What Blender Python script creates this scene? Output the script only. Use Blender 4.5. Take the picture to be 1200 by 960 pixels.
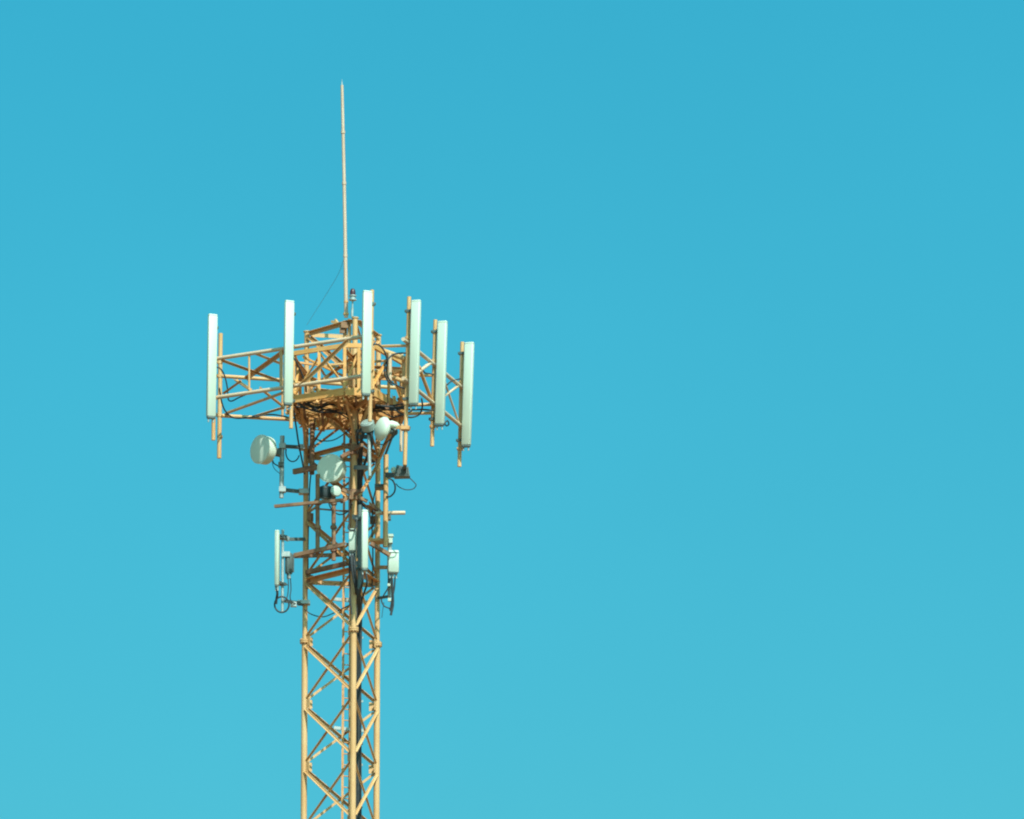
import bpy, bmesh, math, random
from mathutils import Vector, Matrix
random.seed(7)
C = bpy.context.scene
for o in list(bpy.data.objects):
    bpy.data.objects.remove(o)
col = C.collection

# ------------------------------------------------------------------ camera
DIST = 150.0                    # metres from the lens to the tower axis
PITCH = math.radians(13.8)
FPX = 9270.0                    # focal length in pixels of a 1200 px wide picture
CAM = Vector((195.5/60.0, -DIST, 1.7))
cd = bpy.data.cameras.new('camera')
cam = bpy.data.objects.new('camera', cd); col.objects.link(cam)
cam.location = CAM
cam.rotation_euler = (math.pi/2 + PITCH, 0, 0)
cd.sensor_width = 36.0; cd.sensor_fit = 'HORIZONTAL'
cd.lens = FPX/1200.0*36.0
cd.clip_start = 1.0; cd.clip_end = 20000.0
C.camera = cam

# ------------------------------------------------------------------ sky and sun
SUN_EL = math.radians(48.0)
SUN_AZ = math.radians(22.3)     # to the right of the line from tower to camera
w = bpy.data.worlds.new('World'); C.world = w; w.use_nodes = True
nt = w.node_tree; nt.nodes.clear()
out = nt.nodes.new('ShaderNodeOutputWorld'); bg = nt.nodes.new('ShaderNodeBackground')
sky = nt.nodes.new('ShaderNodeTexSky'); sky.sky_type = 'NISHITA'; sky.sun_disc = False
to_sun = Vector((math.sin(SUN_AZ)*math.cos(SUN_EL), -math.cos(SUN_AZ)*math.cos(SUN_EL), math.sin(SUN_EL)))
sky.sun_elevation = SUN_EL
sky.sun_rotation = math.atan2(to_sun.x, to_sun.y)
sky.altitude = 0; sky.air_density = 1.1; sky.dust_density = 4.5; sky.ozone_density = 2.0
# the camera's colour response: a linear matrix (red less a share of blue), then a slight gain per channel
sep = nt.nodes.new('ShaderNodeSeparateColor'); comb = nt.nodes.new('ShaderNodeCombineColor')
nt.links.new(sky.outputs['Color'], sep.inputs['Color'])
def math_node(op, a, b):
    n = nt.nodes.new('ShaderNodeMath'); n.operation = op
    for k, v in enumerate((a, b)):
        if isinstance(v, (int, float)): n.inputs[k].default_value = v
        else: nt.links.new(v, n.inputs[k])
    return n.outputs[0]
SKY_K, SKY_GAIN = 0.50, (0.44, 1.175, 1.14)
red = math_node('SUBTRACT', math_node('MULTIPLY', sep.outputs['Red'], 1+SKY_K), math_node('MULTIPLY', sep.outputs['Blue'], SKY_K))
nt.links.new(math_node('MAXIMUM', math_node('MULTIPLY', red, SKY_GAIN[0]), 0.0), comb.inputs['Red'])
nt.links.new(math_node('MULTIPLY', sep.outputs['Green'], SKY_GAIN[1]), comb.inputs['Green'])
nt.links.new(math_node('MULTIPLY', sep.outputs['Blue'], SKY_GAIN[2]), comb.inputs['Blue'])
tcw = nt.nodes.new('ShaderNodeTexCoord'); nzw = nt.nodes.new('ShaderNodeTexNoise')
nzw.inputs['Scale'].default_value = 14.0; nzw.inputs['Detail'].default_value = 5.0
nt.links.new(tcw.outputs['Generated'], nzw.inputs['Vector'])
thin = math_node('ADD', math_node('MULTIPLY', nzw.outputs['Fac'], 0.10), 0.95)
vm = nt.nodes.new('ShaderNodeVectorMath'); vm.operation = 'SCALE'
nt.links.new(comb.outputs['Color'], vm.inputs[0]); nt.links.new(thin, vm.inputs['Scale'])
nt.links.new(vm.outputs['Vector'], bg.inputs['Color'])
bg.inputs['Strength'].default_value = 0.1205
nt.links.new(bg.outputs['Background'], out.inputs['Surface'])
sd = bpy.data.lights.new('sun', 'SUN'); sd.energy = 4.8; sd.angle = math.radians(0.5)
sd.color = (1.0, 0.965, 0.86)
sun = bpy.data.objects.new('sun', sd); col.objects.link(sun)
sun.location = (40, -60, 90)
sun.rotation_euler = (-to_sun).to_track_quat('-Z', 'Y').to_euler()
vs = C.view_settings
vs.view_transform = 'Standard'; vs.look = 'None'; vs.exposure = 0.28; vs.gamma = 1.0
vs.use_curve_mapping = False
C.cycles.filter_width = 2.1

# ------------------------------------------------------------------ placing helpers
U = 1/60.0                      # one picture pixel at the tower, in metres
cp, sp = math.cos(PITCH), math.sin(PITCH)
def at(px, py, d=0.0):
    """a surveyed point: bearing (px, py) seen at depth d (in 1/60 m behind the tower axis)"""
    u, v = (px-600)/FPX, (480-py)/FPX
    dirn = Vector((u, cp - v*sp, sp + v*cp))
    t = (d*U + DIST)/dirn.y
    return CAM + dirn*t

def link(o):
    col.objects.link(o); return o
def thing(name, label, cat, loc, group=None):
    o = bpy.data.objects.new(name, None); link(o)
    o.empty_display_size = 0.2
    o.location = loc; o['label'] = label; o['category'] = cat
    if group: o['group'] = group
    return o
def tag(o, label, cat, group=None):
    o['label'] = label; o['category'] = cat
    if group: o['group'] = group
    return o
def world_loc(o):
    p = Vector(o.location)
    while o.parent:
        o = o.parent; p += Vector(o.location)
    return p

def basis(z, up=Vector((0, 0, 1))):
    z = z.normalized()
    if abs(z.dot(up)) > 0.98: up = Vector((0, -1, 0))
    x = up.cross(z).normalized(); y = z.cross(x)
    return x, y, z

class MB:
    def __init__(s): s.bm = bmesh.new()
    def ring(s, c, x, y, r, n, ry=None):
        ry = r if ry is None else ry
        return [s.bm.verts.new(c + x*(math.cos(2*math.pi*i/n)*r) + y*(math.sin(2*math.pi*i/n)*ry)) for i in range(n)]
    def skin(s, a, b):
        n = len(a)
        for i in range(n): s.bm.faces.new((a[i], a[(i+1) % n], b[(i+1) % n], b[i]))
    def tube(s, p, q, r, r2=None, n=12):
        r2 = r if r2 is None else r2
        x, y, z = basis(q-p)
        a = s.ring(p, x, y, r, n); b = s.ring(q, x, y, r2, n)
        s.skin(a, b); s.bm.faces.new(a[::-1]); s.bm.faces.new(b); return s
    def path(s, pts, r, n=8):
        pr = None; x = None
        for i, p in enumerate(pts):
            t = (pts[min(i+1, len(pts)-1)] - pts[max(i-1, 0)]).normalized()
            if x is None: x, y, _ = basis(t)
            else:
                x = (x - t*x.dot(t)).normalized(); y = t.cross(x)
            rg = s.ring(p, x, y, r, n)
            if pr: s.skin(pr, rg)
            else: s.bm.faces.new(rg[::-1])
            pr = rg
        s.bm.faces.new(pr); return s
    def lathe(s, c, axis, prof, n=40):
        """prof: (distance along axis, radius)"""
        x, y, z = basis(axis); pr = None
        for a, r in prof:
            rg = s.ring(c+z*a, x, y, max(r, 0.0008), n)
            if pr: s.skin(pr, rg)
            else: s.bm.faces.new(rg[::-1])
            pr = rg
        s.bm.faces.new(pr); return s
    def prism(s, p, q, sec, up=Vector((0, 0, 1)), bev=0.0):
        """extrude a 2-D section (x across, y along up) from p to q"""
        x, y, z = basis(q-p, up)
        a = [s.bm.verts.new(p + x*u + y*v) for u, v in sec]
        b = [s.bm.verts.new(q + x*u + y*v) for u, v in sec]
        s.skin(a, b); s.bm.faces.new(a[::-1]); s.bm.faces.new(b); return s
    def bar(s, p, q, wd, ht, up=Vector((0, 0, 1))):
        return s.prism(p, q, [(-wd/2, -ht/2), (wd/2, -ht/2), (wd/2, ht/2), (-wd/2, ht/2)], up)
    def angle(s, p, q, leg, up, t=0.008, flip=1):
        f = flip
        sec = [(0, 0), (f*leg, 0), (f*leg, t), (f*t, t), (f*t, leg), (0, leg)]
        if f < 0: sec = sec[::-1]
        return s.prism(p, q, sec, up)
    def channel(s, p, q, wd, ht, up=Vector((0, 0, 1)), t=0.010):
        sec = [(-wd/2, -ht/2), (wd/2, -ht/2), (wd/2, -ht/2+t), (-wd/2+t, -ht/2+t), (-wd/2+t, ht/2-t),
               (wd/2, ht/2-t), (wd/2, ht/2), (-wd/2, ht/2)]
        return s.prism(p, q, sec, up)
    def box(s, c, ax, ay, az, sx, sy, sz):
        vs_ = []
        for k in (-1, 1):
            for j in (-1, 1):
                for i in (-1, 1):
                    vs_.append(s.bm.verts.new(c + ax*(i*sx/2) + ay*(j*sy/2) + az*(k*sz/2)))
        for f in ((0, 2, 3, 1), (4, 5, 7, 6), (0, 1, 5, 4), (2, 6, 7, 3), (0, 4, 6, 2), (1, 3, 7, 5)):
            s.bm.faces.new([vs_[i] for i in f])
        return s
    def rbox(s, c, ax, ay, az, sx, sy, sz, r):
        """box with rounded vertical corners and softened ends"""
        def sec(inset):
            pts = []; rr = max(r-inset*0.3, 0.002)
            for cx, cy, a0 in ((1, 1, 0), (-1, 1, 90), (-1, -1, 180), (1, -1, 270)):
                for k in range(5):
                    a = math.radians(a0 + k*22.5)
                    pts.append((cx*(sx/2-inset-rr) + rr*math.cos(a), cy*(sy/2-inset-rr) + rr*math.sin(a)))
            return pts
        pr = None; e = min(r, sz*0.1)*0.8
        for zz, ins in ((-sz/2, e), (-sz/2+e*0.3, e*0.35), (-sz/2+e, 0), (sz/2-e, 0), (sz/2-e*0.3, e*0.35), (sz/2, e)):
            rg = [s.bm.verts.new(c + ax*u + ay*v + az*zz) for u, v in sec(ins)]
            if pr: s.skin(pr, rg)
            else: s.bm.faces.new(rg[::-1])
            pr = rg
        s.bm.faces.new(pr); return s
    def build(s, name, mat, parent=None, loc=None, sharp=38):
        bm = s.bm
        bmesh.ops.recalc_face_normals(bm, faces=bm.faces[:])
        off = world_loc(parent) if parent else (Vector(loc) if loc is not None else Vector((0, 0, 0)))
        bmesh.ops.translate(bm, vec=-off, verts=bm.verts[:])
        for f in bm.faces: f.smooth = True
        lim = math.radians(sharp)
        for e in bm.edges:
            if len(e.link_faces) == 2 and e.calc_face_angle(0) > lim: e.smooth = False
        me = bpy.data.meshes.new(name); bm.to_mesh(me); bm.free()
        me.materials.append(mat)
        o = bpy.data.objects.new(name, me); link(o)
        if parent: o.parent = parent
        elif loc is not None: o.location = loc
        return o

def curve(pts, n=8):
    """Catmull-Rom through the points"""
    P = [pts[0]*2-pts[1]] + list(pts) + [pts[-1]*2-pts[-2]]; r = []
    for i in range(1, len(P)-2):
        for k in range(n):
            t = k/n; a, b, c, d = P[i-1:i+3]
            r.append(0.5*((2*b) + (c-a)*t + (2*a-5*b+4*c-d)*t*t + (3*b-a-3*c+d)*t**3))
    r.append(P[-2]); return r

# ------------------------------------------------------------------ materials
def material(name, base, rough=0.5, metal=0.0, var=None, scale=6.0, rust=0.0, rustcol=(0.16, 0.06, 0.025), spec=0.5, streak=1.0):
    m = bpy.data.materials.new(name); m.use_nodes = True
    n = m.node_tree.nodes; l = m.node_tree.links; b = n['Principled BSDF']
    b.inputs['Roughness'].default_value = rough; b.inputs['Metallic'].default_value = metal
    b.inputs['Specular IOR Level'].default_value = spec
    tc = n.new('ShaderNodeTexCoord'); mp = n.new('ShaderNodeMapping')
    mp.inputs['Scale'].default_value = (1, 1, streak)
    geo = n.new('ShaderNodeNewGeometry')
    l.new(geo.outputs['Position'], mp.inputs['Vector'])
    nz = n.new('ShaderNodeTexNoise'); nz.inputs['Scale'].default_value = scale; nz.inputs['Detail'].default_value = 6
    l.new(mp.outputs['Vector'], nz.inputs['Vector'])
    mx = n.new('ShaderNodeMix'); mx.data_type = 'RGBA'
    mx.inputs['A'].default_value = (*base, 1); mx.inputs['B'].default_value = (*(var or base), 1)
    rp = n.new('ShaderNodeValToRGB'); rp.color_ramp.elements[0].position = 0.38; rp.color_ramp.elements[1].position = 0.66
    l.new(nz.outputs['Fac'], rp.inputs['Fac']); l.new(rp.outputs['Color'], mx.inputs['Factor'])
    last = mx.outputs['Result']
    if rust > 0:
        n2 = n.new('ShaderNodeTexNoise'); n2.inputs['Scale'].default_value = 9.0; n2.inputs['Detail'].default_value = 8
        n2.inputs['Roughness'].default_value = 0.7
        l.new(geo.outputs['Position'], n2.inputs['Vector'])
        r2 = n.new('ShaderNodeValToRGB')
        r2.color_ramp.elements[0].position = 0.72-rust*0.3; r2.color_ramp.elements[1].position = 0.80-rust*0.3
        l.new(n2.outputs['Fac'], r2.inputs['Fac'])
        m2 = n.new('ShaderNodeMix'); m2.data_type = 'RGBA'; m2.inputs['B'].default_value = (*rustcol, 1)
        l.new(last, m2.inputs['A']); l.new(r2.outputs['Color'], m2.inputs['Factor']); last = m2.outputs['Result']
    l.new(last, b.inputs['Base Color'])
    rr = n.new('ShaderNodeMapRange'); rr.inputs['To Min'].default_value = rough*0.85; rr.inputs['To Max'].default_value = min(1, rough*1.2)
    l.new(nz.outputs['Fac'], rr.inputs['Value']); l.new(rr.outputs['Result'], b.inputs['Roughness'])
    return m
PAINT = material('faded_orange_paint', (0.51, 0.295, 0.12), 0.6, var=(0.56, 0.37, 0.18), scale=2.2, rust=0.30, rustcol=(0.33, 0.16, 0.065), streak=0.5)
PAINT2 = material('worn_shade_paint', (0.50, 0.25, 0.085), 0.65, var=(0.55, 0.32, 0.14), scale=4.0, rust=0.5, rustcol=(0.22, 0.095, 0.05))  # worn paint; its browner tone also stands in for shade on shaded members
DEEP = material('deep_orange_paint', (0.57, 0.29, 0.078), 0.6, var=(0.62, 0.36, 0.13), scale=4.0, rust=0.34, rustcol=(0.26, 0.11, 0.05))
PALE = material('bleached_paint', (0.52, 0.38, 0.24), 0.55, var=(0.55, 0.44, 0.32), scale=2.5, rust=0.16, rustcol=(0.40, 0.22, 0.12))
MAST = material('weathered_mast', (0.46, 0.335, 0.235), 0.55, var=(0.50, 0.395, 0.30), scale=2.0, rust=0.1, rustcol=(0.36, 0.24, 0.16))
RUST_SHADE = material('rusty_shade_steel', (0.17, 0.085, 0.05), 0.8, var=(0.28, 0.165, 0.09), scale=6.0, rust=0.35, rustcol=(0.13, 0.06, 0.042))  # rust, with shade worked into the dark brown for shaded steel
WHITE = material('radome_white', (0.44, 0.545, 0.47), 0.45, var=(0.39, 0.49, 0.41), scale=9.0, streak=0.06)
SHROUD = material('dish_white', (0.56, 0.68, 0.58), 0.45, var=(0.53, 0.65, 0.55), scale=3.0)
GREY = material('galvanised_steel', (0.28, 0.36, 0.36), 0.5, metal=0.35, var=(0.40, 0.46, 0.45), scale=14.0)
DRUM = material('drum_shaded_grey', (0.20, 0.27, 0.25), 0.5, var=(0.25, 0.32, 0.30), scale=5.0)  # grey darkened to carry the partial shade on the drum
UNIT = material('radio_grey', (0.075, 0.11, 0.11), 0.5, var=(0.10, 0.135, 0.13), scale=8.0)
DARK = material('dark_plastic', (0.025, 0.04, 0.045), 0.5, var=(0.035, 0.05, 0.055), scale=8.0)
BLACK = material('cable_jacket', (0.030, 0.040, 0.046), 0.6, var=(0.045, 0.055, 0.06), scale=20.0, spec=0.25)
LENS = material('red_lens', (0.04, 0.012, 0.018), 0.4, var=(0.09, 0.015, 0.025), scale=4.0)
SOIL = material('dry_soil', (0.25, 0.115, 0.055), 0.95, var=(0.19, 0.10, 0.048), scale=0.05)
CONC = material('concrete', (0.36, 0.34, 0.31), 0.9, var=(0.30, 0.28, 0.26), scale=2.0)

# ------------------------------------------------------------------ ground
m = MB(); g = m.ring(Vector((0, 0, 0)), Vector((1, 0, 0)), Vector((0, 1, 0)), 9000, 64)
m.bm.faces.new(g)
o = m.build('ground', SOIL); o['kind'] = 'structure'

# ------------------------------------------------------------------ lattice tower
LEGPX = {'L': (357.3, 16), 'F': (414.3, -49), 'R': (442.0, 33)}
base = {k: at(px, 745, d) for k, (px, d) in LEGPX.items()}
def leg_at(k, z): return Vector((base[k].x, base[k].y, z))
def zF(y): return at(414.3, y, -49).z
PANEL = zF(664.5) - zF(738)
Z0 = zF(738) + 5*PANEL           # tower top
def zl(k): return Z0 - k*PANEL
ctr = (base['L']+base['F']+base['R'])/3
tower = thing('lattice_tower', 'tall three-legged lattice tower of faded orange steel tubes carrying all the antennas', 'tower', (ctr.x, ctr.y, 0))
NP = int(Z0/PANEL)
for k in 'LFR':
    m = MB()
    m.tube(leg_at(k, 0.05), leg_at(k, zl(5)-0.03), 0.060, n=20)
    m.tube(leg_at(k, zl(5)+0.03), leg_at(k, Z0), 0.050 if k != 'F' else 0.052, n=20)
    lg = m.build('leg', PAINT, tower)
    m = MB()
    m.tube(leg_at(k, zl(5)-0.032), leg_at(k, zl(5)-0.004), 0.098, n=20)
    m.tube(leg_at(k, zl(5)+0.004), leg_at(k, zl(5)+0.032), 0.098, n=20)
    for i in range(8):
        a = i*math.pi/4; p = leg_at(k, zl(5)) + Vector((math.cos(a)*0.081, math.sin(a)*0.081, 0))
        m.tube(p-Vector((0, 0, 0.055)), p+Vector((0, 0, 0.055)), 0.010, n=6)
    m.build('flange', PAINT, lg)
    # cap on the top of the leg
    MB().tube(leg_at(k, Z0+0.001), leg_at(k, Z0+0.022), 0.068, n=20).build('cap_plate', PAINT, lg)
faces = (('F', 'L'), ('F', 'R'), ('L', 'R'))
jit = random.Random(21)
def iron(m, p, q, nrm, kind, size):
    x = nrm.cross((q-p).normalized())
    flip = 1 if (x.z > 0) == (kind == 'tray') else -1
    sec = [(0, 0), (flip*size, 0), (flip*size, 0.008), (flip*0.008, 0.008), (flip*0.008, size), (0, size)]
    return m.prism(p - x*(flip*size/2), q - x*(flip*size/2), sec, nrm)
def brace(m, a, za, b, zb, kind):
    """angle iron from leg a at za to leg b at zb; kind: 'tray' = outer leg along the lower edge, 'hood' = along the upper"""
    p, q = leg_at(a, za), leg_at(b, zb); d = (q-p).normalized()
    nrm = Vector((0, 0, 1)).cross(leg_at(b, 0)-leg_at(a, 0)).normalized()
    mid = (p+q)/2 - ctr; mid.z = 0
    if nrm.dot(mid) < 0: nrm = -nrm
    off = 0.012 if kind[0] == 't' else -0.014
    out_ = -nrm if kind.endswith('in') else nrm
    size = 0.046 if kind[0] == 't' else (0.055 if kind.endswith('in') else 0.036)
    p = p + Vector((0, 0, jit.uniform(-.012, .012))); q = q + Vector((0, 0, jit.uniform(-.012, .012)))
    p = p + d*0.08 + nrm*off; q = q - d*0.08 + nrm*off
    x = out_.cross(d)
    up_ = x.z > 0
    flip = 1 if up_ == (kind[0] == 't') else -1
    sec = [(0, 0), (flip*size, 0), (flip*size, 0.009), (flip*0.009, 0.009), (flip*0.009, size), (0, size)]
    # section x runs along up.cross(z), y along up
    m.prism(p - x*(flip*size/2), q - x*(flip*size/2), sec, out_)
lower = MB()
for k in range(NP):
    for (a, b, kind) in (('F', 'L', 'hood'), ('L', 'F', 'tray'), ('F', 'R', 'hood'), ('R', 'F', 'tray'), ('L', 'R', 'hood_in'), ('R', 'L', 'tray')):
        if k == 0 and (a, b) == ('F', 'L'): continue
        if k <= 8:
            m = MB(); brace(m, a, zl(k)-0.05, b, zl(k+1)+0.05, kind); m.build('brace', PAINT if k > 3 else PAINT2, tower)  # upper bays get the browner paint, shade put into its colour
        else:
            brace(lower, a, zl(k)-0.05, b, zl(k+1)+0.05, kind)
o = lower.build('lower_bracing', PAINT, tower); o['kind'] = 'stuff'
def brace_line(a, za, b, zb):
    p, q = leg_at(a, za), leg_at(b, zb); d = (q-p).normalized()
    nrm = Vector((0, 0, 1)).cross(d).normalized()
    mid = (p+q)/2 - ctr; mid.z = 0
    if nrm.dot(mid) < 0: nrm = -nrm
    return p + d*0.08, q - d*0.08, nrm
for k, mt, sz in ((0, PAINT, 0.07), (2, PAINT2, 0.07), (4, PAINT2, 0.085)):
    for (a, b) in faces:
        p, q, nrm = brace_line(a, zl(k)-0.02, b, zl(k)-0.02)
        # upper flange reaches outwards over the web
        v = nrm*sz + Vector((0, 0, 1))*0
        m = MB(); m.bar(p - Vector((0, 0, sz/2)), q - Vector((0, 0, sz/2)), 0.009, sz)
        m.bar(p + nrm*(sz/2) + Vector((0, 0, 0.0055)), q + nrm*(sz/2) + Vector((0, 0, 0.0055)), sz+0.012, 0.009)
        m.build('horizontal_strut', mt, tower)
for k in range(1, 9):
    for leg in 'LFR':
        m = MB()
        for other in 'LFR':
            if other == leg: continue
            p = leg_at(leg, zl(k)); q = leg_at(other, zl(k)); d = (q-p).normalized()
            m.box(p + d*0.105, d, Vector((0, 0, 1)).cross(d), Vector((0, 0, 1)), 0.10, 0.012, 0.17)
        m.build('gusset_plate', RUST_SHADE if 1 < k < 5 else PAINT, tower)
# tie that holds the cable tray, low on the tower
zt = zF(838)
m = MB(); m.channel(at(391, 853, 20), at(432, 857, 28), 0.05, 0.06); m.build('tray_tie', GREY, tower)
m = MB(); m.channel(at(389, 702, 20), at(432, 706, 28), 0.05, 0.06); m.build('tray_tie', GREY, tower)

# ------------------------------------------------------------------ ladder and feeder run inside the tower
lad = thing('climbing_ladder', 'narrow pale steel ladder running up inside the tower near the rear', 'ladder', (at(405, 800, 22).x, at(405, 800, 22).y, 0))
zt = Z0 - 0.3
for px, dd in ((402.0, 20), (410.0, 24)):
    b = at(px, 800, dd); MB().bar(Vector((b.x, b.y, 0.05)), Vector((b.x, b.y, zt)), 0.045, 0.03, Vector((0, 1, 0))).build('rail', PAINT2, lad)
zz = zF(975); b1 = at(402, 800, 20); b2 = at(410, 800, 24); n_r = 0
while zz < zt-0.2 and n_r < 60:
    MB().tube(Vector((b1.x-0.02, b1.y, zz)), Vector((b2.x+0.02, b2.y, zz)), 0.011, n=8).build('rung', PAINT2, lad)
    zz += 0.22; n_r += 1
run = thing('feeder_run', 'dark vertical run of black feeder cables climbing beside the front leg', 'cables', (at(421, 800, 0).x, at(421, 800, 0).y, 0))
for i in range(7):
    px = 417.6 + i*0.95; dd = 2 + (i % 2)*4
    b = at(px, 800, dd); pts = []
    top = zF(505 + 7*(i % 3)); z = 0.05
    while z < top:
        pts.append(Vector((b.x + 0.008*math.sin(z*1.3+i*2), b.y + 0.006*math.cos(z*0.9+i), z))); z += 0.8
    pts.append(Vector((b.x, b.y, top)))
    MB().path(pts, 0.0135, 8).build('cable', BLACK, run)
for yy in range(560, 960, 25):
    z = zF(yy); b = at(420.5, 800, 9)
    MB().bar(Vector((b.x-0.085, b.y, z)), Vector((b.x+0.085, b.y, z)), 0.03, 0.04).build('cable_clamp', GREY, run)

# ------------------------------------------------------------------ service platform round the tower head
plat = thing('service_platform', 'orange service platform ringing the tower head, rusty grating seen from below', 'platform', at(404, 472, 0))
RT = [(343, 417, -60), (408, 406, -104), (436, 404.5, -100), (474, 424, -20), (480, 438, 30), (366, 425, 70)]
# chords of the ring: two heights
zc1, zc2 = at(380, 408, -88).z, at(380, 462, -88).z
ring_xy = [(344, -62), (404, -100), (437, -98), (474, -12), (470, 40), (372, 72), (352, 40)]
ring = [Vector((at(px, 440, dd).x, at(px, 440, dd).y, 0)) for px, dd in ring_xy]
for z, ht, mt in ((zc1, 0.085, DEEP), (zc2, 0.15, DEEP)):
    for i in range(len(ring)):
        p = ring[i] + Vector((0, 0, z)); q = ring[(i+1) % len(ring)] + Vector((0, 0, z))
        d = (q-p).normalized()*0.012
        MB().channel(p+d, q-d, 0.06, ht).build('ring_beam', mt, plat)
for i in range(len(ring)):
    for t in (0.0, 0.5):
        p = ring[i].lerp(ring[(i+1) % len(ring)], t)
        MB().bar(p+Vector((0, 0, zc2+0.064)), p+Vector((0, 0, zc1-0.044)), 0.06, 0.05, Vector((0, 1, 0))).build('post', DEEP, plat)
# cantilever arms from the tower legs to the ring, two heights
for z in (zc1-0.09, zc2-0.11):
    for leg, tg in (('F', 1), ('F', 2), ('L', 0), ('L', 6), ('R', 3), ('R', 4)):
        MB().channel(leg_at(leg, z), ring[tg]+Vector((0, 0, z)), 0.05, 0.08).build('arm', PAINT2, plat)
# criss-cross bracing of the ring faces and of the well round the legs
for i in range(len(ring)):
    a, b = ring[i], ring[(i+1) % len(ring)]; md = a.lerp(b, 0.5)
    nrm = Vector((0, 0, 1)).cross(b-a).normalized()
    if nrm.dot(a - sum(ring, Vector())/len(ring)) < 0: nrm = -nrm
    for (u, v, kd) in ((a, md, 'tray'), (b, md, 'hood')):
        dz = Vector((0, 0, 1))
        iron(MB(), u + dz*(zc2+0.09) - nrm*0.05, v + dz*(zc1-0.08) - nrm*0.05, nrm, kd, 0.045).build('face_brace', DEEP, plat)
rw = random.Random(5)
for i in range(14):
    a = ring[rw.randrange(len(ring))].lerp(ring[rw.randrange(len(ring))], 0.15+0.2*rw.random())
    b = ring[rw.randrange(len(ring))].lerp(ring[rw.randrange(len(ring))], 0.3+0.4*rw.random())
    if (a-b).length < 0.3: continue
    z1 = rw.choice((zc1-0.10, zc1-0.05, zc2+0.08, zc2+0.14)) ; z2 = z1 + rw.choice((0, 0, 0.25 if z1 < zc1-0.3 else -0.25))
    iron(MB(), a+Vector((0, 0, z1)), b+Vector((0, 0, z2)), Vector((0, -1, 0)), rw.choice(('tray', 'hood')), 0.05).build('inner_tie', rw.choice((DEEP, PAINT2, PAINT)), plat)
# grating floor: bearing bars carried by joists, open between
cen = sum(ring, Vector())/len(ring)
def inside_span(y0):
    xs = []
    for i in range(len(ring)):
        a, b = ring[i], ring[(i+1) % len(ring)]
        if (a.y-y0)*(b.y-y0) < 0:
            xs.append(a.x + (b.x-a.x)*(y0-a.y)/(b.y-a.y))
    return (min(xs), max(xs)) if len(xs) >= 2 else None
zf = zc2 - 0.02
ys = [r.y for r in ring]; y = min(ys)+0.05
gr = MB()
while y < max(ys)-0.03:
    s_ = inside_span(y)
    if s_ and s_[1]-s_[0] > 0.15:
        gr.bar(Vector((s_[0]+0.03, y, zf)), Vector((s_[1]-0.03, y, zf)), 0.014, 0.035)
    y += 0.062
gr.build('grating', DEEP, plat)
x = min(r.x for r in ring)+0.2
while x < max(r.x for r in ring)-0.1:
    yy = [y for y in [min(ys)+0.02*i for i in range(int((max(ys)-min(ys))/0.02))] if (lambda s__: s__ and s__[0] < x < s__[1])(inside_span(y))]
    if yy:
        MB().channel(Vector((x, yy[0]+0.04, zf-0.062)), Vector((x, yy[-1]-0.04, zf-0.062)), 0.045, 0.08).build('joist', RUST_SHADE if random.random() < 0.5 else PAINT2, plat)
    x += 0.34
# hangers, ties and brackets slung below the floor
rq = random.Random(11)
for i in range(46):
    px = 348 + rq.random()*124; f_ = rq.random()
    d0 = -62 + f_*70 - (20 if 380 < px < 445 else 0)
    y0 = 461 + (d0+62)*0.25 + rq.random()*5
    L_ = 6 + rq.random()*12; a_ = rq.random()*math.pi
    kind = rq.choice(('tray', 'hood', 'tray'))
    iron(MB(), at(px, y0, d0), at(px+L_*math.cos(a_), y0+4+L_*abs(math.sin(a_))*0.8, d0+(rq.random()-0.5)*24), Vector((rq.uniform(-.5, .5), -1, 0)), kind, (2.2+rq.random()*2.2)*U).build('hanger', rq.choice((DEEP, PAINT2, RUST_SHADE, DEEP)), plat)
# knee braces down to the legs
for leg, tg in (('F', 1), ('F', 2), ('L', 0), ('L', 6), ('R', 3), ('R', 4)):
    q = ring[tg].lerp(Vector((ctr.x, ctr.y, 0)), 0.12)
    MB().angle(leg_at(leg, zc2-0.85), q+Vector((0, 0, zc2-0.13)), 0.05, Vector((0, 0, 1)), t=0.008).build('knee_brace', PAINT2, plat)

# ------------------------------------------------------------------ antenna frames
def rod_part(name, mt, par, p, q, px_thick, n=14):
    return MB().tube(p, q, px_thick*U/2, n=n).build(name, mt, par)
def ang_part(name, mt, par, p, q, size, up=Vector((0, 0, 1)), flip=1):
    return MB().angle(p, q, size, up, t=0.008, flip=flip).build(name, mt, par)
def clamp(par, p, mt=None, s=0.13):
    m = MB()
    m.tube(p-Vector((0, 0, 0.03)), p+Vector((0, 0, 0.03)), s*0.48, n=12)
    for a in (-1, 1):
        m.tube(p+Vector((a*s*0.42, -s*0.6, 0)), p+Vector((a*s*0.42, s*0.6, 0)), 0.010, n=6)
    return m.build('clamp', mt or PAINT, par)

def ldepth(px): return -37 + (px-250)/(434-250)*(-152+37)      # front left frame
fl = thing('antenna_gantry', 'long orange pipe frame jutting left from the tower behind three white panels', 'frame', at(341, 440, -95))
P = lambda px, py: at(px, py, ldepth(px))
rod_part('rail', PALE, fl, P(247, 421.5), P(436, 393), 4.6)
rod_part('rail', PALE, fl, P(247, 467), P(436, 439), 4.6)
for (xt, yt, xb, yb) in ((251.5, 373, 250, 516), (342, 357, 341, 502), (436.0, 340, 433.5, 494)):
    dd = ldepth(xb)-6
    pp = rod_part('mount_pipe', PAINT, fl, at(xt, yt, dd), at(xb, yb, dd), 4.6)
    clamp(fl, at(xb+0.6, yt+49, dd)); clamp(fl, at(xb+0.3, yt+94, dd))
for (x0, y0, x1, y1) in ((345, 454, 402, 400), (365, 402, 405, 444), (300, 460, 335, 407)):
    pass
FN = Vector((-0.53, -0.85, 0))
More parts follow.
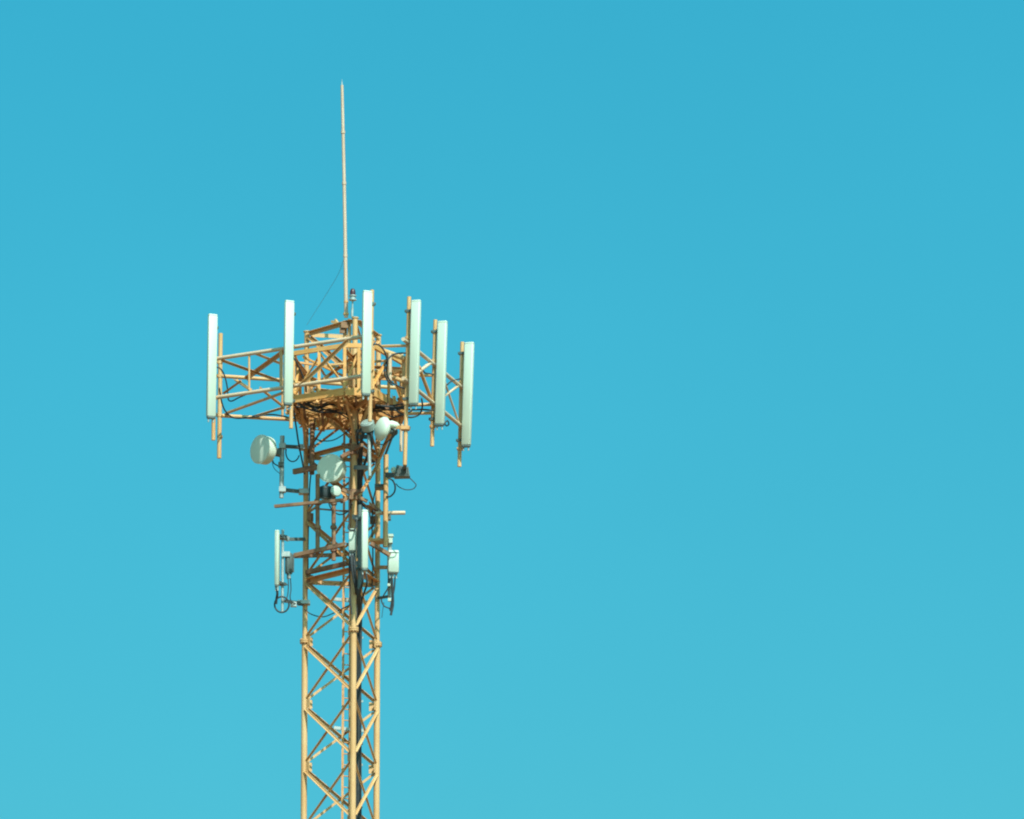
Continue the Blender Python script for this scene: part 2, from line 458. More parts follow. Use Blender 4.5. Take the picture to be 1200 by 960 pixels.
iron(MB(), P(352, 453), P(408, 400), FN, 'hood', 0.06).build('diagonal', PAINT, fl)
rod_part('upright', PAINT, fl, P(329.5, 409), P(329.5, 455), 4.0)
rod_part('upright', PAINT, fl, P(292, 415), P(292, 461), 2.6)
def bdepth(px): return 52 + (px-257)*0.30                       # back frame
bk = thing('antenna_gantry', 'rear orange pipe frame ending left in an empty pole behind the leftmost white panel', 'frame', at(360, 465, 85))
B = lambda px, py: at(px, py, bdepth(px))
rod_part('rail', PAINT, bk, B(254, 440.5), B(472, 455), 4.4)
rod_part('rail', PAINT, bk, B(254, 487), B(472, 499), 4.4)
rod_part('mount_pipe', PAINT, bk, at(258.5, 391, 48), at(256.8, 537, 48), 5.2)
for yy in (425, 441, 487, 512): clamp(bk, at(257.6, yy, 48), s=0.11)
rod_part('mount_pipe', PALE, bk, at(471.0, 414, 108), at(469.8, 529, 108), 3.6)
rod_part('upright', PAINT, bk, B(331, 446), B(331, 491), 3.0)
# struts tying the back frame and the front frame together, two heights
for (x0, y0, x1, y1, th, kind) in ((259, 422, 334, 449, 2.8, 'hood'), (290, 443, 336, 410, 4.2, 'hood'), (297, 415, 330, 428, 3.4, 'tray')):
    iron(MB(), at(x0, y0, ldepth(x0) if y0 < 430 else bdepth(x0)), at(x1, y1, bdepth(x1) if y1 > 425 else ldepth(x1)), Vector((0, -1, 0)), kind, th*U).build('tie_strut', PAINT, fl)
for (x0, y0, x1, y1, th, kind) in ((266, 485, 333, 461, 3.8, 'tray'), (276, 446, 294, 458, 3.6, 'tray'), (262, 461, 283, 446, 2.2, 'hood'), (304, 456, 332, 478, 3.6, 'tray'), (296, 489, 352, 472, 2.6, 'hood')):
    iron(MB(), at(x0, y0, bdepth(x0) if y0 > 470 else ldepth(x0)*0.5), at(x1, y1, ldepth(x1) if y1 < 470 else bdepth(x1)*0.6), Vector((0, -1, 0)), kind, th*U).build('tie_strut', PAINT, bk)
for (x0, y0, x1, y1, th) in ((330, 478, 372, 468, 4.4), (333, 447, 372, 452, 4.0), (336, 480, 360, 500, 3.0)):
    rod_part('standoff_arm', PAINT, bk, at(x0, y0, -30), at(x1, y1, -5), th)
def rdepth(px): return -107 + (px-476)/(540-476)*205            # right frame
rt = thing('antenna_gantry', 'orange pipe frame on the right side receding behind three white panels', 'frame', at(507, 445, -5))
R = lambda px, py: at(px, py, rdepth(px))
rod_part('rail', PALE, rt, R(472.5, 397.5), R(541, 454), 4.6)
rod_part('rail', PALE, rt, R(472.5, 443.5), R(541, 500), 4.6)
for (xt, yt, xb, yb, dd) in ((479.5, 348, 474.4, 545, -101), (510.2, 375, 506.3, 523, 0), (541.8, 401, 538.3, 547, 104)):
    rod_part('mount_pipe', PAINT, rt, at(xt, yt, dd), at(xb, yb, dd), 4.8)
    for yy in (yt+48, yt+95, yt+125):
        t = (yy-yt)/(yb-yt); clamp(rt, at(xt+(xb-xt)*t, yy, dd), s=0.12)
for (x0, y0, x1, y1, th) in ((505, 425, 489, 437, 4.0), (538.5, 451, 520, 465, 3.0), (521, 447, 538, 497, 2.6), (491, 430, 506, 470, 4.2)):
    rod_part('diagonal', PALE if th < 4.1 else PAINT2, rt, R(x0, y0), R(x1, y1), th)
for (x0, y0, x1, y1, th) in ((443, 406, 480, 405, 3.4), (470, 440, 507, 440, 3.6), (470, 475, 507, 474, 4.0), (470, 485, 507, 484, 4.0), (440, 408, 476, 421, 6.0), (440, 436, 476, 448, 5.0)):
    d1 = -5 if x1 == 507 else -95
    rod_part('standoff_arm', PAINT, rt, at(x0, y0, d1 + (-10 if d1 == -5 else 40)), at(x1, y1, d1), th)
for (x, y0, y1) in ((473, 421, 462), (457, 414, 446)):
    rod_part('upright', PAINT if x > 460 else PALE, rt, at(x, y0, -88), at(x, y1, -88), 4.5)

# ------------------------------------------------------------------ big panel antennas
def panel(label, xt, yt, xb, yb, d, az, wpx, tpx, group=None, mat=WHITE, pipe=None, name='panel_antenna', rd=0.24):
    """az: degrees to the right of straight at the camera"""
    p, q = at(xb, yb, d), at(xt, yt, d)
    th = thing(name, label, 'antenna', p, group)
    az = math.radians(az); z = (q-p).normalized()
    f = Vector((math.sin(az), -math.cos(az), 0)); f = (f - z*f.dot(z)).normalized(); s_ = z.cross(f)
    q = q - z*0.030
    c = (p+q)/2; L = (q-p).length; W, T = wpx*U, tpx*U
    m = MB(); m.rbox(c, s_, f, z, W, T, L, min(W, T)*rd); m.build('radome', mat, th, sharp=60)
    m = MB(); m.rbox(p - z*0.012, s_, f, z, W*0.92, T*0.9, 0.05, min(W, T)*0.3); cap = m.build('end_cap', UNIT, th)
    MB().rbox(q + z*0.012, s_, f, z, W*0.97, T*0.95, 0.03, min(W, T)*rd).build('top_cap', SHROUD, th)
    MB().bar(p - f*(T/2+0.014) + z*0.08, q - f*(T/2+0.014) - z*0.08, 0.05, 0.024, f).build('back_rail', UNIT, th)
    m = MB()
    for k in (-0.28, 0.28):
        m.tube(p + s_*(W*k) - z*0.11, p + s_*(W*k) - z*0.02, 0.016, n=8)
    m.build('connector', GREY, th)
    if pipe:
        for t in (0.07, 0.93):
            a = p.lerp(q, t) - f*(T*0.45)
            b = at(pipe[0] + (pipe[2]-pipe[0])*t, pipe[1] + (pipe[3]-pipe[1])*t, pipe[4])
            b.z = a.z
            dv = b-a
            if dv.length < 0.03: dv = -f*0.1; b = a+dv
            m = MB(); m.bar(a, b, 0.07, 0.045); m.box(b, s_, f, z, 0.13, 0.11, 0.05)
            if t > 0.5: m.tube(a + s_*0.05 + z*0.02, b + s_*0.05 - f*0.08 + z*0.06, 0.009, n=6)
            for k in (-1, 1): m.tube(b + s_*(0.05*k) + f*0.08, b + s_*(0.05*k) - f*0.11, 0.009, n=6)
            m.build('bracket', UNIT, th)
    return th
G = 'tall white panel antennas round the tower head'
pd = lambda x: ldepth(x)-6
panel('white panel antenna at the far left end of the tower head', 249.3, 368.5, 247.2, 488.5, pd(248)-24, 22, 11.0, 5.5, G, pipe=(250.2, 488, 251.4, 372, pd(250)))
panel('white panel antenna between the leftmost panel and the orange tower legs', 339.2, 352.5, 337.4, 473, pd(338)-24, 22, 11.0, 5.5, G, pipe=(341.2, 473, 342, 357, pd(341)))
panel('highest white panel antenna, in front of the tower right of the thin rod', 430.6, 341, 428.6, 462, pd(429)-24, 22, 11.0, 5.5, G, pipe=(434, 462, 435.8, 342, pd(434)))
panel('first white panel antenna right of the tower, the one with the longest pole below', 487.8, 352, 484.6, 473.5, -112, -22, 11.2, 5.8, G, pipe=(476.2, 473, 479.3, 350, -101))
panel('middle one of the three white panels right of the tower', 518.8, 376.5, 515.2, 497.5, -10, -22, 11.2, 5.8, G, pipe=(507, 497, 510, 377, 0))
panel('lowest white panel antenna, at the far right end of the tower head', 550.2, 401.5, 546.2, 522, 92, -22, 11.2, 5.8, G, pipe=(539, 522, 541.6, 402, 104))

# ------------------------------------------------------------------ top of the tower
rod = thing('lightning_rod', 'thin tall pale lightning rod standing on the very top of the tower', 'rod', at(405.6, 371, -36))
pts = [(405.6, 372), (405.1, 330), (404.3, 270), (403.1, 205), (401.8, 145), (400.8, 100)]
m = MB(); prev = None
for i in range(len(pts)-1):
    r1 = (4.8 - 1.4*i/5)*U/2; r2 = (4.8 - 1.4*(i+1)/5)*U/2
    m.tube(at(*pts[i], -36), at(*pts[i+1], -36), r1, r2, n=12)
m.build('mast', MAST, rod)
m = MB(); m.tube(at(400.8, 100.2, -36), at(400.6, 93, -36), 0.014, 0.003, n=8); m.build('tip', GREY, rod)
m = MB()
for yy, r in ((368, 0.055), (354, 0.045)): m.tube(at(405.5, yy+1.2, -36), at(405.5, yy-1.2, -36), r, n=12)
m.build('clamp', PAINT, rod)
m = MB()
for x, y in ((404.7, 300), (403.3, 215), (402.0, 155)): m.tube(at(x, y+1.6, -36), at(x-0.05, y-1.6, -36), 0.042, n=12)
m.build('collar', MAST, rod)
lamp = thing('obstruction_light', 'small obstruction light with a dark red dome on a thin stem beside the rod', 'light', at(412.6, 371, -49))
c0 = at(413.3, 352, -49); zup = Vector((0, 0, 1))
m = MB(); m.tube(at(412.5, 371, -49), at(413.0, 361, -49), 0.026, n=10); m.tube(at(413.0, 361, -49), c0, 0.015, n=10); m.build('stem', GREY, lamp)
m = MB(); m.lathe(c0, zup, [(-0.02, 0.02), (0.0, 0.075), (0.025, 0.075), (0.03, 0.05), (0.075, 0.05), (0.08, 0.072), (0.10, 0.072), (0.105, 0.03)], 20); m.build('base', GREY, lamp)
m = MB(); m.lathe(c0+zup*0.105, zup, [(0, 0.055), (0.06, 0.055), (0.10, 0.047), (0.125, 0.028), (0.132, 0.004)], 20); m.build('lens', LENS, lamp)
gw = MB().path(curve([at(404.3, 300, -37), at(396, 322, -20), at(381, 347, 0), at(369, 366, 10), at(359.5, 381, 16)], 6), 0.0036, 6).build('stay_wire', UNIT, loc=at(404, 300, -37))
tag(gw, 'hair thin dark wire slanting from the lightning rod down to the tower top', 'wire')
m = MB()
hd = tower
MB().tube(at(404.5, 376, -34), at(403.6, 462, -34), 0.040, n=14).build('post', PAINT, hd)
MB().tube(at(409.6, 374, -38), at(408.8, 462, -38), 0.036, n=14).build('post', PAINT, hd)
m = MB(); m.bar(at(389, 377, -20), at(403, 381, -34), 0.05, 0.05); m.bar(at(393, 375, -20), at(401, 386, -34), 0.04, 0.04); m.build('top_knee', PAINT, hd)
m = MB(); m.box(at(404, 381, -42), Vector((1, 0, 0)), Vector((0, 1, 0)), zup, 0.14, 0.05, 0.12); m.box(at(401, 388, -40), Vector((1, 0, 0)), Vector((0, 1, 0)), zup, 0.10, 0.05, 0.09); m.build('top_plate', RUST_SHADE, hd)

# ------------------------------------------------------------------ microwave dishes
def dish(label, cx, cy, d, az, el, diam_px, depth, mount=None, mat=SHROUD, flat=0.02):
    c = at(cx, cy, d); r = diam_px*U/2
    th = thing('microwave_dish', label, 'dish antenna', c, None)
    az, el = math.radians(az), math.radians(el)
    f = Vector((math.sin(az)*math.cos(el), -math.cos(az)*math.cos(el), math.sin(el)))
    MB().lathe(c, f, [(flat*math.sin(t*math.pi/16), r*0.985*math.cos(t*math.pi/16)) for t in range(9)], 48).build('radome', mat, th)
    MB().lathe(c, f, [(-depth, r*0.90), (-depth+0.01, r*0.99), (-depth*0.5, r*1.0), (-0.028, r*1.0), (-0.026, r*1.035), (-0.001, r*1.035)], 48).build('shroud', mat, th)
    MB().lathe(c, f, [(-depth-r*0.62, r*0.16), (-depth-r*0.55, r*0.28), (-depth-r*0.34, r*0.55), (-depth-r*0.14, r*0.80), (-depth-0.001, r*0.93)], 48).build('reflector_back', mat, th)
    MB().lathe(c, f, [(-depth-r*0.62-0.16, r*0.22), (-depth-r*0.62-0.15, r*0.26), (-depth-r*0.62-0.001, r*0.26)], 20).build('radio', UNIT, th)
    return th, c, f, r
dish('round white dish on the left, aimed left, hung from a grey pole', 304.5, 526.5, -16, -47, 0, 33.5, 0.20)
dish('round dish facing the camera between the left and front legs, half shaded', 386.6, 548.5, -40, -24, 0, 32.5, 0.20)
dish('small white dish right of the front leg, aimed left on an arm', 447.5, 502.5, -92, -58, 6, 28, 0.03, flat=0.10)
# drum shaped unit left of the small dish
dr = thing('drum_antenna', 'small pale grey drum antenna tilted up just left of the small white dish', 'antenna', at(430, 499, -88))
f = Vector((-0.25, -0.62, 0.74)).normalized(); c = at(430, 495, -88)
MB().lathe(c, f, [(-0.16, 0.10), (-0.15, 0.135), (-0.01, 0.135), (0.0, 0.125)], 32).build('body', DRUM, dr)
MB().lathe(c+f*0.001, f, [(0.0, 0.118), (0.012, 0.11), (0.018, 0.02)], 32).build('lid', DRUM, dr)
MB().lathe(c-f*0.161, f, [(-0.12, 0.05), (-0.03, 0.09), (0, 0.095)], 20).build('neck', DARK, dr)
MB().bar(c-f*0.22, at(418, 505, -52), 0.05, 0.06).build('bracket', UNIT, dr)

# pole and arms that carry the left dish
mp = thing('dish_pole', 'short grey pole standing left of the tower on two arms behind the left dish', 'pole', at(330.2, 583, -2))
MB().tube(at(330.8, 511, -2), at(329.8, 583.5, -2), 0.044, n=16).build('pole', GREY, mp)
for (y0, y1) in ((523, 524.5), (574, 576.5)):
    MB().bar(at(331, y0, -2), at(355, y1, 14), 0.06, 0.065).build('arm', UNIT, mp)
    m = MB(); m.box(at(331, y0, -2), Vector((1, 0, 0)), Vector((0, 1, 0)), zup, 0.13, 0.16, 0.10)
    m.box(at(356, y1, 15), Vector((1, 0, 0)), Vector((0, 1, 0)), zup, 0.20, 0.20, 0.09)
    for k in (-1, 1): m.tube(at(357+k*5, y1+1, -2), at(357+k*5, y1+1, 32), 0.010, n=6)
    m.build('clamp', GREY, mp)
MB().bar(at(318, 529, -2), at(330, 530, -2), 0.10, 0.13).build('dish_bracket', UNIT, mp)
m = MB(); m.box(at(329.5, 545, -2), Vector((1, 0, 0)), Vector((0, 1, 0)), zup, 0.11, 0.12, 0.10); m.build('clamp', UNIT, mp)
# arm that carries the small dish
da = thing('dish_support', 'rusty orange arm with a strut holding the small white dish to the long right pole', 'bracket', at(466, 502, -98))
MB().bar(at(457, 500, -84), at(480, 502, -97), 0.06, 0.07).build('arm', PAINT2, da)
MB().tube(at(463, 503, -92), at(452, 532, -60), 0.024, n=8).build('strut', UNIT, da)
m = MB(); m.box(at(474.8, 502, -101), Vector((1, 0, 0)), Vector((0, 1, 0)), zup, 0.16, 0.16, 0.07); m.build('clamp', PAINT2, da)
m = MB(); m.lathe(at(462.5, 498.5, -88), Vector((1, 0.4, -0.2)), [(-0.14, 0.05), (-0.08, 0.075), (0.04, 0.07), (0.1, 0.03)], 16); m.build('hub', SHROUD, da)

# ------------------------------------------------------------------ lower mount frame: beams and vertical pipes
lm = thing('equipment_rack', 'rusty beams and hanging pipes clamped across the tower below the facing dish', 'frame', at(385, 620, -40))
for (x0, y0, d0, x1, y1, d1, wd) in ((322, 593.5, -30, 402, 586, -62, 0.055), (345, 651, -25, 404, 638, -62, 0.075), (344, 553, 0, 372, 547.5, -18, 0.10), (345, 652, 0, 406, 650, 30, 0.07)):
    MB().channel(at(x0, y0, d0), at(x1, y1, d1), 0.07, wd).build('beam', RUST_SHADE, lm)
for (x, y0, y1, d, r) in ((372.2, 556, 650, -36, 2.5), (391, 570, 657, -36, 2.5)):
    MB().tube(at(x, y0, d), at(x, y1, d), r*U, n=14).build('pipe', RUST_SHADE, lm)
    for yy in (590, 618, 645): clamp(lm, at(x, yy, d), RUST_SHADE)
MB().tube(at(366, 496, 0), at(365.5, 556, 0), 0.05, n=14).build('pipe', RUST_SHADE, lm)
MB().bar(at(368, 596, -10), at(412, 600, -40), 0.03, 0.03).build('tie', RUST_SHADE, lm)
MB().bar(at(360, 671, 14), at(408, 660, -40), 0.09, 0.08).build('beam', RUST_SHADE, lm)
rm = thing('mount_pipe_set', 'vertical orange pipe right of the tower with its outrigger stub and clamp plate', 'frame', at(452, 640, 0))
MB().tube(at(452.3, 533, -6), at(451.6, 641, -6), 3.0*U, n=16).build('pipe', PAINT, rm)
MB().tube(at(440, 601.5, 0), at(474.5, 601, 8), 2.3*U, n=14).build('outrigger', PALE, rm)
m = MB(); m.box(at(445, 634.5, 10), Vector((1, 0, 0)), Vector((0, 1, 0)), zup, 0.36, 0.34, 0.045); m.build('clamp_plate', PAINT, rm)
m = MB(); m.box(at(447, 571, 10), Vector((1, 0, 0)), Vector((0, 1, 0)), zup, 0.26, 0.30, 0.06); m.build('clamp_plate', UNIT, rm)
m = MB(); m.box(at(456, 606, 0), Vector((1, 0, 0)), Vector((0, 1, 0)), zup, 0.07, 0.14, 0.12); m.build('clamp', UNIT, rm)
MB().angle(at(434, 638, -20), at(457, 652, -8), 0.07, zup).build('knee', RUST_SHADE, rm)
MB().angle(at(433, 592, -30), at(447, 602, 20), 0.07, zup).build('knee', RUST_SHADE, rm)
# rust-brown bracket star on the front leg
for y in (527, 580):
    br = tower
    m = MB(); m.tube(at(414.5, y-6, -49), at(414.5, y+6, -49), 0.085, n=14); m.build('leg_collar', RUST_SHADE, br)
    for (dx, dy, dd) in ((-15, 12, -20), (16, 11, 8), (10, -8, -70), (-14, -9, -10)):
        MB().bar(at(414.5, y, -49), at(414.5+dx, y+dy*0.7, -49+dd*0.5), 0.05, 0.06).build('collar_arm', RUST_SHADE, br)

# ------------------------------------------------------------------ radio boxes
def radio(name, label, cx, cy, d, wpx, hpx, dep, az, mat, fins=True, group=None, conn=3):
    c = at(cx, cy, d); th = thing(name, label, 'radio unit', c - zup*(hpx*U/2), group)
    az = math.radians(az); f = Vector((math.sin(az), -math.cos(az), 0)); s_ = zup.cross(f)
    W, H = wpx*U, hpx*U
    MB().rbox(c, s_, f, zup, W, dep, H, 0.018).build('case', mat, th)
    if fins:
        m = MB(); n = 7
        for i in range(n):
            m.box(c - f*(dep/2+0.018) + s_*(W*0.85*(i/(n-1)-0.5)), s_, f, zup, 0.008, 0.034, H*0.86)
        m.build('heat_sink', UNIT, th)
    m = MB(); m.box(c - zup*(H/2+0.008), s_, f, zup, W*0.86, dep*0.8, 0.02)
    m.box(c + zup*(H/2-0.05) + f*(dep/2+0.003), s_, f, zup, W*0.9, 0.012, 0.012)
    m.build('trim', UNIT, th)
    m = MB()
    for i in range(conn):
        p = c - zup*(H/2+0.018) + s_*(W*0.6*((i/(conn-1) if conn > 1 else 0.5)-0.5))
        m.tube(p, p-zup*0.09, 0.020, n=10)
    m.build('connector', GREY, th)
    return th
radio('radio_unit', 'small white box on the front leg directly left of the short white panel', 413.2, 633, -62, 8.6, 26, 0.13, -4, WHITE)
radio('radio_unit', 'white squarish box at the right edge of the tower with cables dangling below', 460.6, 658.5, 2, 12.6, 26.5, 0.16, 10, WHITE)
radio('radio_unit', 'grey box behind the small white panel on the left side', 338.4, 660, -10, 5.4, 24, 0.14, -45, UNIT)
# dark finned unit under the long right pole
ru = thing('radio_unit', 'dark box with a white round cover under the end of the long right pole', 'radio unit', at(471, 560, -60))
m = MB(); X = Vector((1, 0, 0)); Y = Vector((0, 1, 0))
c = at(471.5, 553, -60)
sec = [(-9*U, -6.5*U), (9.5*U, -7*U), (6.5*U, 6.5*U), (-7*U, 3.5*U)]
m.prism(c+Y*0.13, c-Y*0.13, [(-a, b) for a, b in sec]); m.build('case', UNIT, ru)
m = MB()
for i in range(8):
    m.box(c - Y*0.145 + X*((i-3.5)*2*U), X, Y, zup, 0.010, 0.03, 9*U)
m.build('heat_sink', UNIT, ru)
MB().lathe(at(461.8, 551, -62), Vector((-0.35, -1, 0.1)), [(-0.12, 0.045), (-0.02, 0.06), (0.03, 0.058), (0.045, 0.03)], 20).build('cover', WHITE, ru)
MB().bar(at(474.6, 541, -100), at(474.4, 547, -70), 0.07, 0.10).build('bracket', UNIT, ru)
MB().bar(at(453, 557, -20), at(464, 557, -55), 0.06, 0.10).build('bracket', UNIT, ru)
# radio behind the facing dish
rd = radio('radio_unit', 'dark box with a white lid slung under the facing dish', 382, 577, -30, 15, 13, 0.2, 30, DARK, conn=2)
MB().lathe(at(393.8, 575.5, -40), Vector((0.5, -1, 0.15)), [(-0.09, 0.06), (-0.01, 0.115), (0.02, 0.10), (0.035, 0.05)], 24).build('lid', WHITE, rd)

# small panels
sp_ = panel('slim white panel antenna low on the left of the tower', 324.8, 621.5, 324.4, 686, -26, -30, 4.6, 4.6, pipe=(331, 686, 331.3, 622, -12))
pl = thing('antenna_pole', 'thin grey pole with two arms behind the slim white panel on the left', 'pole', at(331, 717, -12))
MB().tube(at(331.4, 621, -12), at(330.9, 717, -12), 0.026, n=12).build('pole', GREY, pl)
MB().bar(at(337, 632, -6), at(357, 632, 14), 0.05, 0.06).build('arm', UNIT, pl)
MB().bar(at(331, 629, -12), at(338, 632, -6), 0.05, 0.09).build('arm', GREY, pl)
MB().bar(at(331, 704, -12), at(356, 707.5, 14), 0.05, 0.055).build('arm', UNIT, pl)
m = MB(); m.box(at(356, 706.5, 15), X, Y, zup, 0.24, 0.22, 0.07); m.box(at(344, 708.5, 2), X, Y, zup, 0.12, 0.10, 0.09); m.build('clamp', GREY, pl)
m = MB(); m.box(at(335, 650, -12), X, Y, zup, 0.16, 0.12, 0.10); m.build('clamp', GREY, pl)
panel('short white panel antenna mounted on the right of the front leg', 427.4, 598, 427.2, 667, -84, 10, 7.6, 7, pipe=(420, 667, 420, 598, -64))
mq = thing('antenna_pole', 'short pole hidden behind the short white panel on the front leg', 'pole', at(421.3, 690, -66))
mq['label'] = 'short dark pole between the front leg and the short white panel'
MB().tube(at(421.6, 592, -66), at(421.2, 690, -66), 0.040, n=14).build('pole', UNIT, mq)
for yy in (606, 660): MB().bar(at(414.5, yy, -50), at(421.5, yy, -66), 0.07, 0.08).build('clamp', GREY, mq)
tp = thing('antenna_pole', 'pale grey pole hanging below the drum antenna right of the front leg', 'pole', at(433, 558, -80))
MB().tube(at(432.2, 504, -80), at(433.4, 558, -80), 2.0*U, n=14).build('pole', GREY, tp)
for yy in (512, 548): MB().bar(at(416, yy, -52), at(432.5, yy, -80), 0.06, 0.08).build('clamp', UNIT, tp)
rp_ = thing('antenna_pole', 'grey pole behind the white squarish box on the right edge of the tower', 'pole', at(456.4, 720, 14))
MB().tube(at(456.8, 628, 14), at(456.6, 700, 14), 0.040, n=14).build('pole', GREY, rp_)
m = MB(); m.box(at(458, 628, 12), X, Y, zup, 0.10, 0.12, 0.05); m.box(at(457, 634, 12), X, Y, zup, 0.10, 0.14, 0.10); m.build('clamp', WHITE, rp_)
MB().bar(at(443, 665, 30), at(456, 665, 16), 0.05, 0.07).build('arm', PAINT, rp_)
MB().bar(at(443, 701, 30), at(456, 699, 16), 0.04, 0.05).build('arm', UNIT, rp_)
m = MB(); m.box(at(457.5, 686, 8), X, Y, zup, 0.11, 0.12, 0.05); m.box(at(456.5, 703, 8), X, Y, zup, 0.06, 0.08, 0.06); m.build('clamp', WHITE, rp_)

# ------------------------------------------------------------------ cables
def cable(label, pts, rpx=1.0, grp=None, n=8):
    p = [at(*q) for q in pts]
    o = MB().path(curve(p, n), rpx*U, 8).build('jumper_cable', BLACK, loc=p[0])
    return tag(o, label, 'cable', grp)
def loop(cx, cy, d, rx, ry, a0, a1, n=14):
    return [(cx + rx*math.cos(math.radians(a0+(a1-a0)*i/n)), cy + ry*math.sin(math.radians(a0+(a1-a0)*i/n)), d + 3*i/n) for i in range(n+1)]
cable('black jumper cable curving off the far left panel across its rear pole', [(252, 430, -30), (258, 432, -28), (263, 440, -26), (266, 452, -22), (267, 462, -18)], 0.9)
cable('black cable drooping along the lower rail of the left frame', [(257, 455, -28), (260, 472, -10), (265, 483, 20), (275, 490, 50), (295, 489, 55), (320, 486, 60), (350, 492, 50)], 0.9)
cable('short cable hanging from the left frame lower rail', [(267, 464, -46), (268, 469, -46), (272, 470, -48), (280, 466, -52), (292, 461, -58)], 0.8)
cable('black cable running down from the second panel past the left leg', [(340, 414, -84), (347, 424, -80), (353, 437, -70), (358, 450, -60), (360, 466, -40), (368, 478, -30)], 1.1)
cable('black cable dropping outside the left leg to the left dish arm', [(344, 480, -60), (347, 500, -30), (350, 520, -10), (354, 540, 0), (357, 556, 2)], 1.0)
cable('black cable arching right from the tallest panel', [(434, 404, -140), (443, 404, -130), (450, 411, -120), (454, 424, -112), (453, 436, -105), (458, 447, -100), (468, 453, -98), (476, 456, -98)], 1.0)
cable('black cable arching left from the panel right of the tower', [(482, 414, -100), (470, 414, -104), (460, 416, -108), (453, 424, -110), (450.5, 434, -108), (453, 444, -104), (460, 452, -100)], 1.0)
cable('black cable slung below the panels right of the tower', [(494, 467, -104), (495, 476, -80), (492, 485, -70), (484, 489, -70), (476, 488, -80), (462, 480, -80)], 1.0)
cable('black cable running level between right frame and platform', [(507, 481, -8), (495, 480, -20), (480, 480, -50), (460, 477, -70), (440, 475, -80)], 1.1)
cable('short black cable looping under the middle right panel', [(520, 498, -12), (524, 493, -8), (526, 497, -6), (523, 499, -4), (520, 494, 0)], 0.9)
cable('black cable between middle and lowest right panels', [(524, 451, 20), (529, 447, 50), (535, 445, 80), (540, 444, 98)], 0.9)
cable('cable sagging behind the right frame', [(495, 433, -40), (498, 437, -30), (503, 438, -20), (508, 439, -6)], 0.9)
cable('thin cable loop hanging under the left dish arm', loop(343, 530, 0, 8, 11, 200, 20), 0.75)
cable('thin black cable bowing under the back of the left dish', [(319, 538, -4), (321, 543, -4), (326, 546, -4), (330, 547, -6)], 0.75)
cable('hair thin cable bowing lower under the left dish', [(319, 539, -2), (320, 546, -2), (323, 551, -2), (328, 555, -4)], 0.4)
cable('black ring of spare cable coiled at the foot of the slim left panel', loop(330.2, 708.5, -18, 8.4, 9.2, -120, 250, 22), 1.0)
cable('black cable from slim left panel into the spare coil', [(324.4, 690, -26), (325, 696, -24), (324, 702, -20), (323.5, 708, -18)], 1.5)
cable('thin cable hanging from the left grey box', [(337, 673, -10), (338, 685, -12), (337, 698, -12), (334, 705, -14)], 0.6)
cable('second thin cable hanging from the left grey box', [(340, 673, -10), (341, 690, -8), (340, 700, -8), (343, 706, -4), (355, 710, 8)], 0.6)
cable('thin cable sagging from the left leg across to the front leg', [(357, 714, 12), (365, 720, 10), (378, 723, 0), (390, 719, -10), (404, 712, -30), (412, 708, -48)], 0.65)
cable('thin cable loop hanging under the dark right box', [(480, 560, -60), (486, 566, -60), (487.5, 569, -60), (484, 573, -60), (476, 574, -60), (468, 571, -58), (464, 567, -56)], 0.6)
cable('black cable bowing outward below the dark right box', [(454, 560, -20), (460, 563, -20), (463, 570, -18), (462, 577, -14), (457, 582, -10), (452, 582, -8)], 1.0)
cable('black cable curling left below the white right box', [(456, 676, 4), (455, 688, 6), (450, 697, 8), (447, 703, 10), (450, 710, 10), (456, 713, 10), (459, 716, 8)], 0.8)
cable('black cable hanging straight below the white right box', [(463, 676, 2), (462, 690, 4), (459, 705, 6), (457, 716, 6)], 0.9)
cable('thick black cable tail hanging lowest at the right edge', [(459, 676, 2), (460, 692, 4), (460.5, 708, 6), (458, 721, 6)], 1.4)
cable('hair thin wire trailing down from the right cables', [(450, 706, 10), (448.5, 715, 12), (447.5, 724, 14)], 0.35)
cable('black cable hanging from the short white panel', [(425, 672, -84), (425, 682, -82), (422, 692, -70), (421, 706, -40), (420, 725, -5)], 1.2)
cable('second black cable hanging from the short white panel', [(429, 672, -84), (430, 684, -82), (427, 694, -70), (423, 708, -40), (421, 728, -5)], 1.2)
cable('black cable hanging below the white box on the front leg', [(412, 649, -62), (412, 660, -66), (414, 675, -66), (417, 690, -60), (419, 706, -30)], 1.5)
cable('second black cable below the white box on the front leg', [(415, 649, -62), (415.5, 662, -68), (417, 678, -66), (419, 694, -50), (420, 712, -20)], 1.5)
cable('black cable loop above the white box on the front leg', [(409, 614, -70), (408, 619, -72), (411, 621, -74), (416, 620, -74), (418, 612, -70), (417, 604, -60)], 0.9)
cable('dark cable looping below the drum antenna', [(424, 502, -84), (419, 508, -80), (419, 518, -70), (422, 528, -60), (421, 542, -40), (421, 560, -20)], 1.5)
cable('thick dark cable below the drum antenna joining the feeder run', [(428, 504, -84), (424, 512, -80), (424, 522, -70), (423, 536, -50), (421, 552, -20), (420, 575, 0)], 1.9)
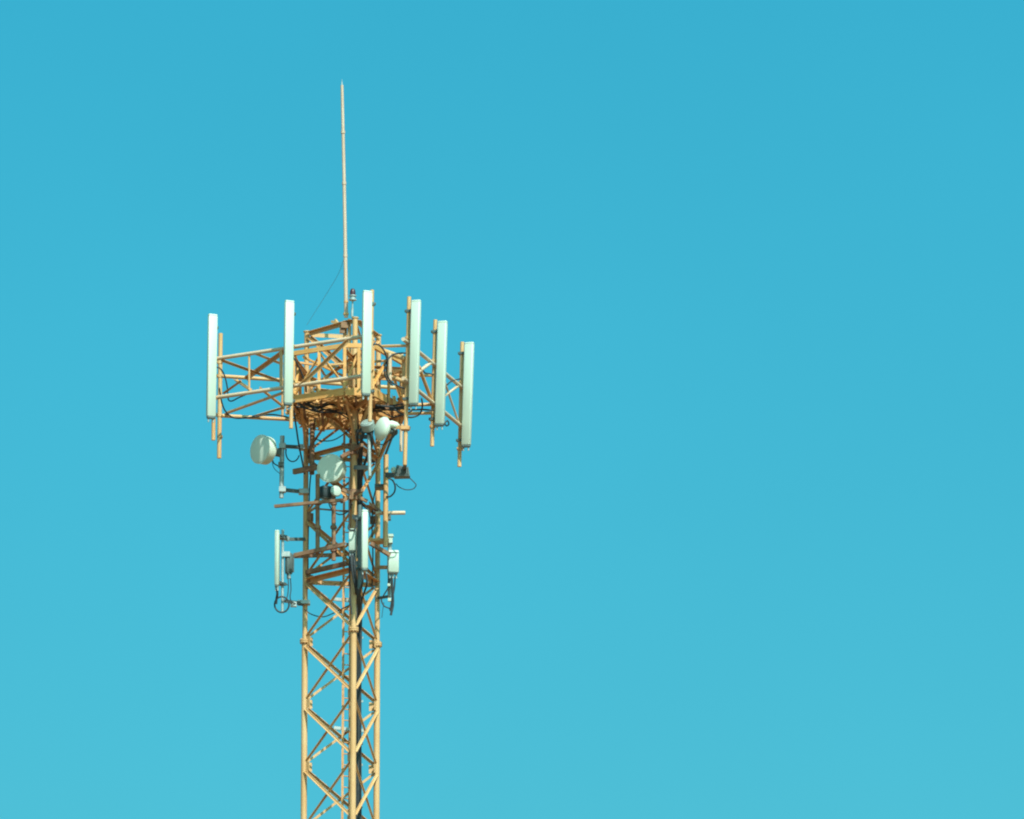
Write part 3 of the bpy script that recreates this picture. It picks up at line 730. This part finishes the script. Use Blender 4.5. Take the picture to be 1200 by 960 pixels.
cable('dark cable on the right below the drum antenna', [(434, 505, -86), (436, 513, -84), (435, 524, -76), (430, 536, -60), (425, 552, -40), (421, 580, -2)], 1.7)
cable('dark cable between the feeder run and the short panel pole', [(421, 575, 0), (423, 588, -20), (427, 594, -40), (432, 598, -50), (434, 606, -50)], 1.0)
cable('dark cable dropping from the platform down inside the left leg', [(369, 490, 10), (368, 510, 12), (366, 540, 14), (363, 570, 16), (362, 600, 16), (361, 640, 16), (361, 690, 14)], 0.8)
cable('dark cable looping from the facing dish radio towards the front leg', [(384, 585, -30), (388, 596, -30), (397, 603, -34), (407, 600, -40), (413, 590, -60)], 0.7)
cable('black cable swagged between left leg and front leg under the platform', [(362, 508, 10), (374, 516, 0), (390, 516, -20), (404, 508, -40), (413, 500, -60)], 0.7)
cable('cable hugging the front leg beside the white box', [(409.5, 560, -58), (409, 590, -60), (409.5, 640, -60), (410, 690, -58), (412, 720, -56)], 0.8)
cable('cable hanging beside the right leg from the clamp plate', [(440, 575, 0), (437, 590, 0), (436, 620, 4), (437, 650, 10), (436, 690, 12)], 0.8)
cable('short cable looping under the small dish hub', [(463, 503, -88), (462, 511, -84), (456, 516, -78), (449, 521, -66), (441, 520, -50)], 0.7)
# bundle under the grating
bun = thing('cable_bundle', 'tangle of black feeder cables slung under the platform grating towards the tower centre', 'cables', at(410, 482, -20))
rnd = random.Random(3)
for i in range(13):
    side = i % 2
    y0 = 466 + rnd.random()*14
    if side == 0:
        pts = [(346+rnd.random()*14, y0-2, -66), (370, y0+2+rnd.random()*6, -60), (388, y0+rnd.random()*8, -52), (404, y0+4+rnd.random()*6, -30), (414, y0+14+rnd.random()*8, -10), (419+rnd.random()*4, 505+rnd.random()*10, 0)]
    else:
        pts = [(480+rnd.random()*6, y0+2, -70), (462, y0+3+rnd.random()*6, -62), (446, y0+rnd.random()*8, -54), (434, y0+3+rnd.random()*6, -40), (426, y0+12+rnd.random()*8, -14), (419+rnd.random()*4, 508+rnd.random()*10, 0)]
    MB().path(curve([at(*p) for p in pts], 6), (0.65+rnd.random()*0.45)*U, 8).build('cable', BLACK, bun)
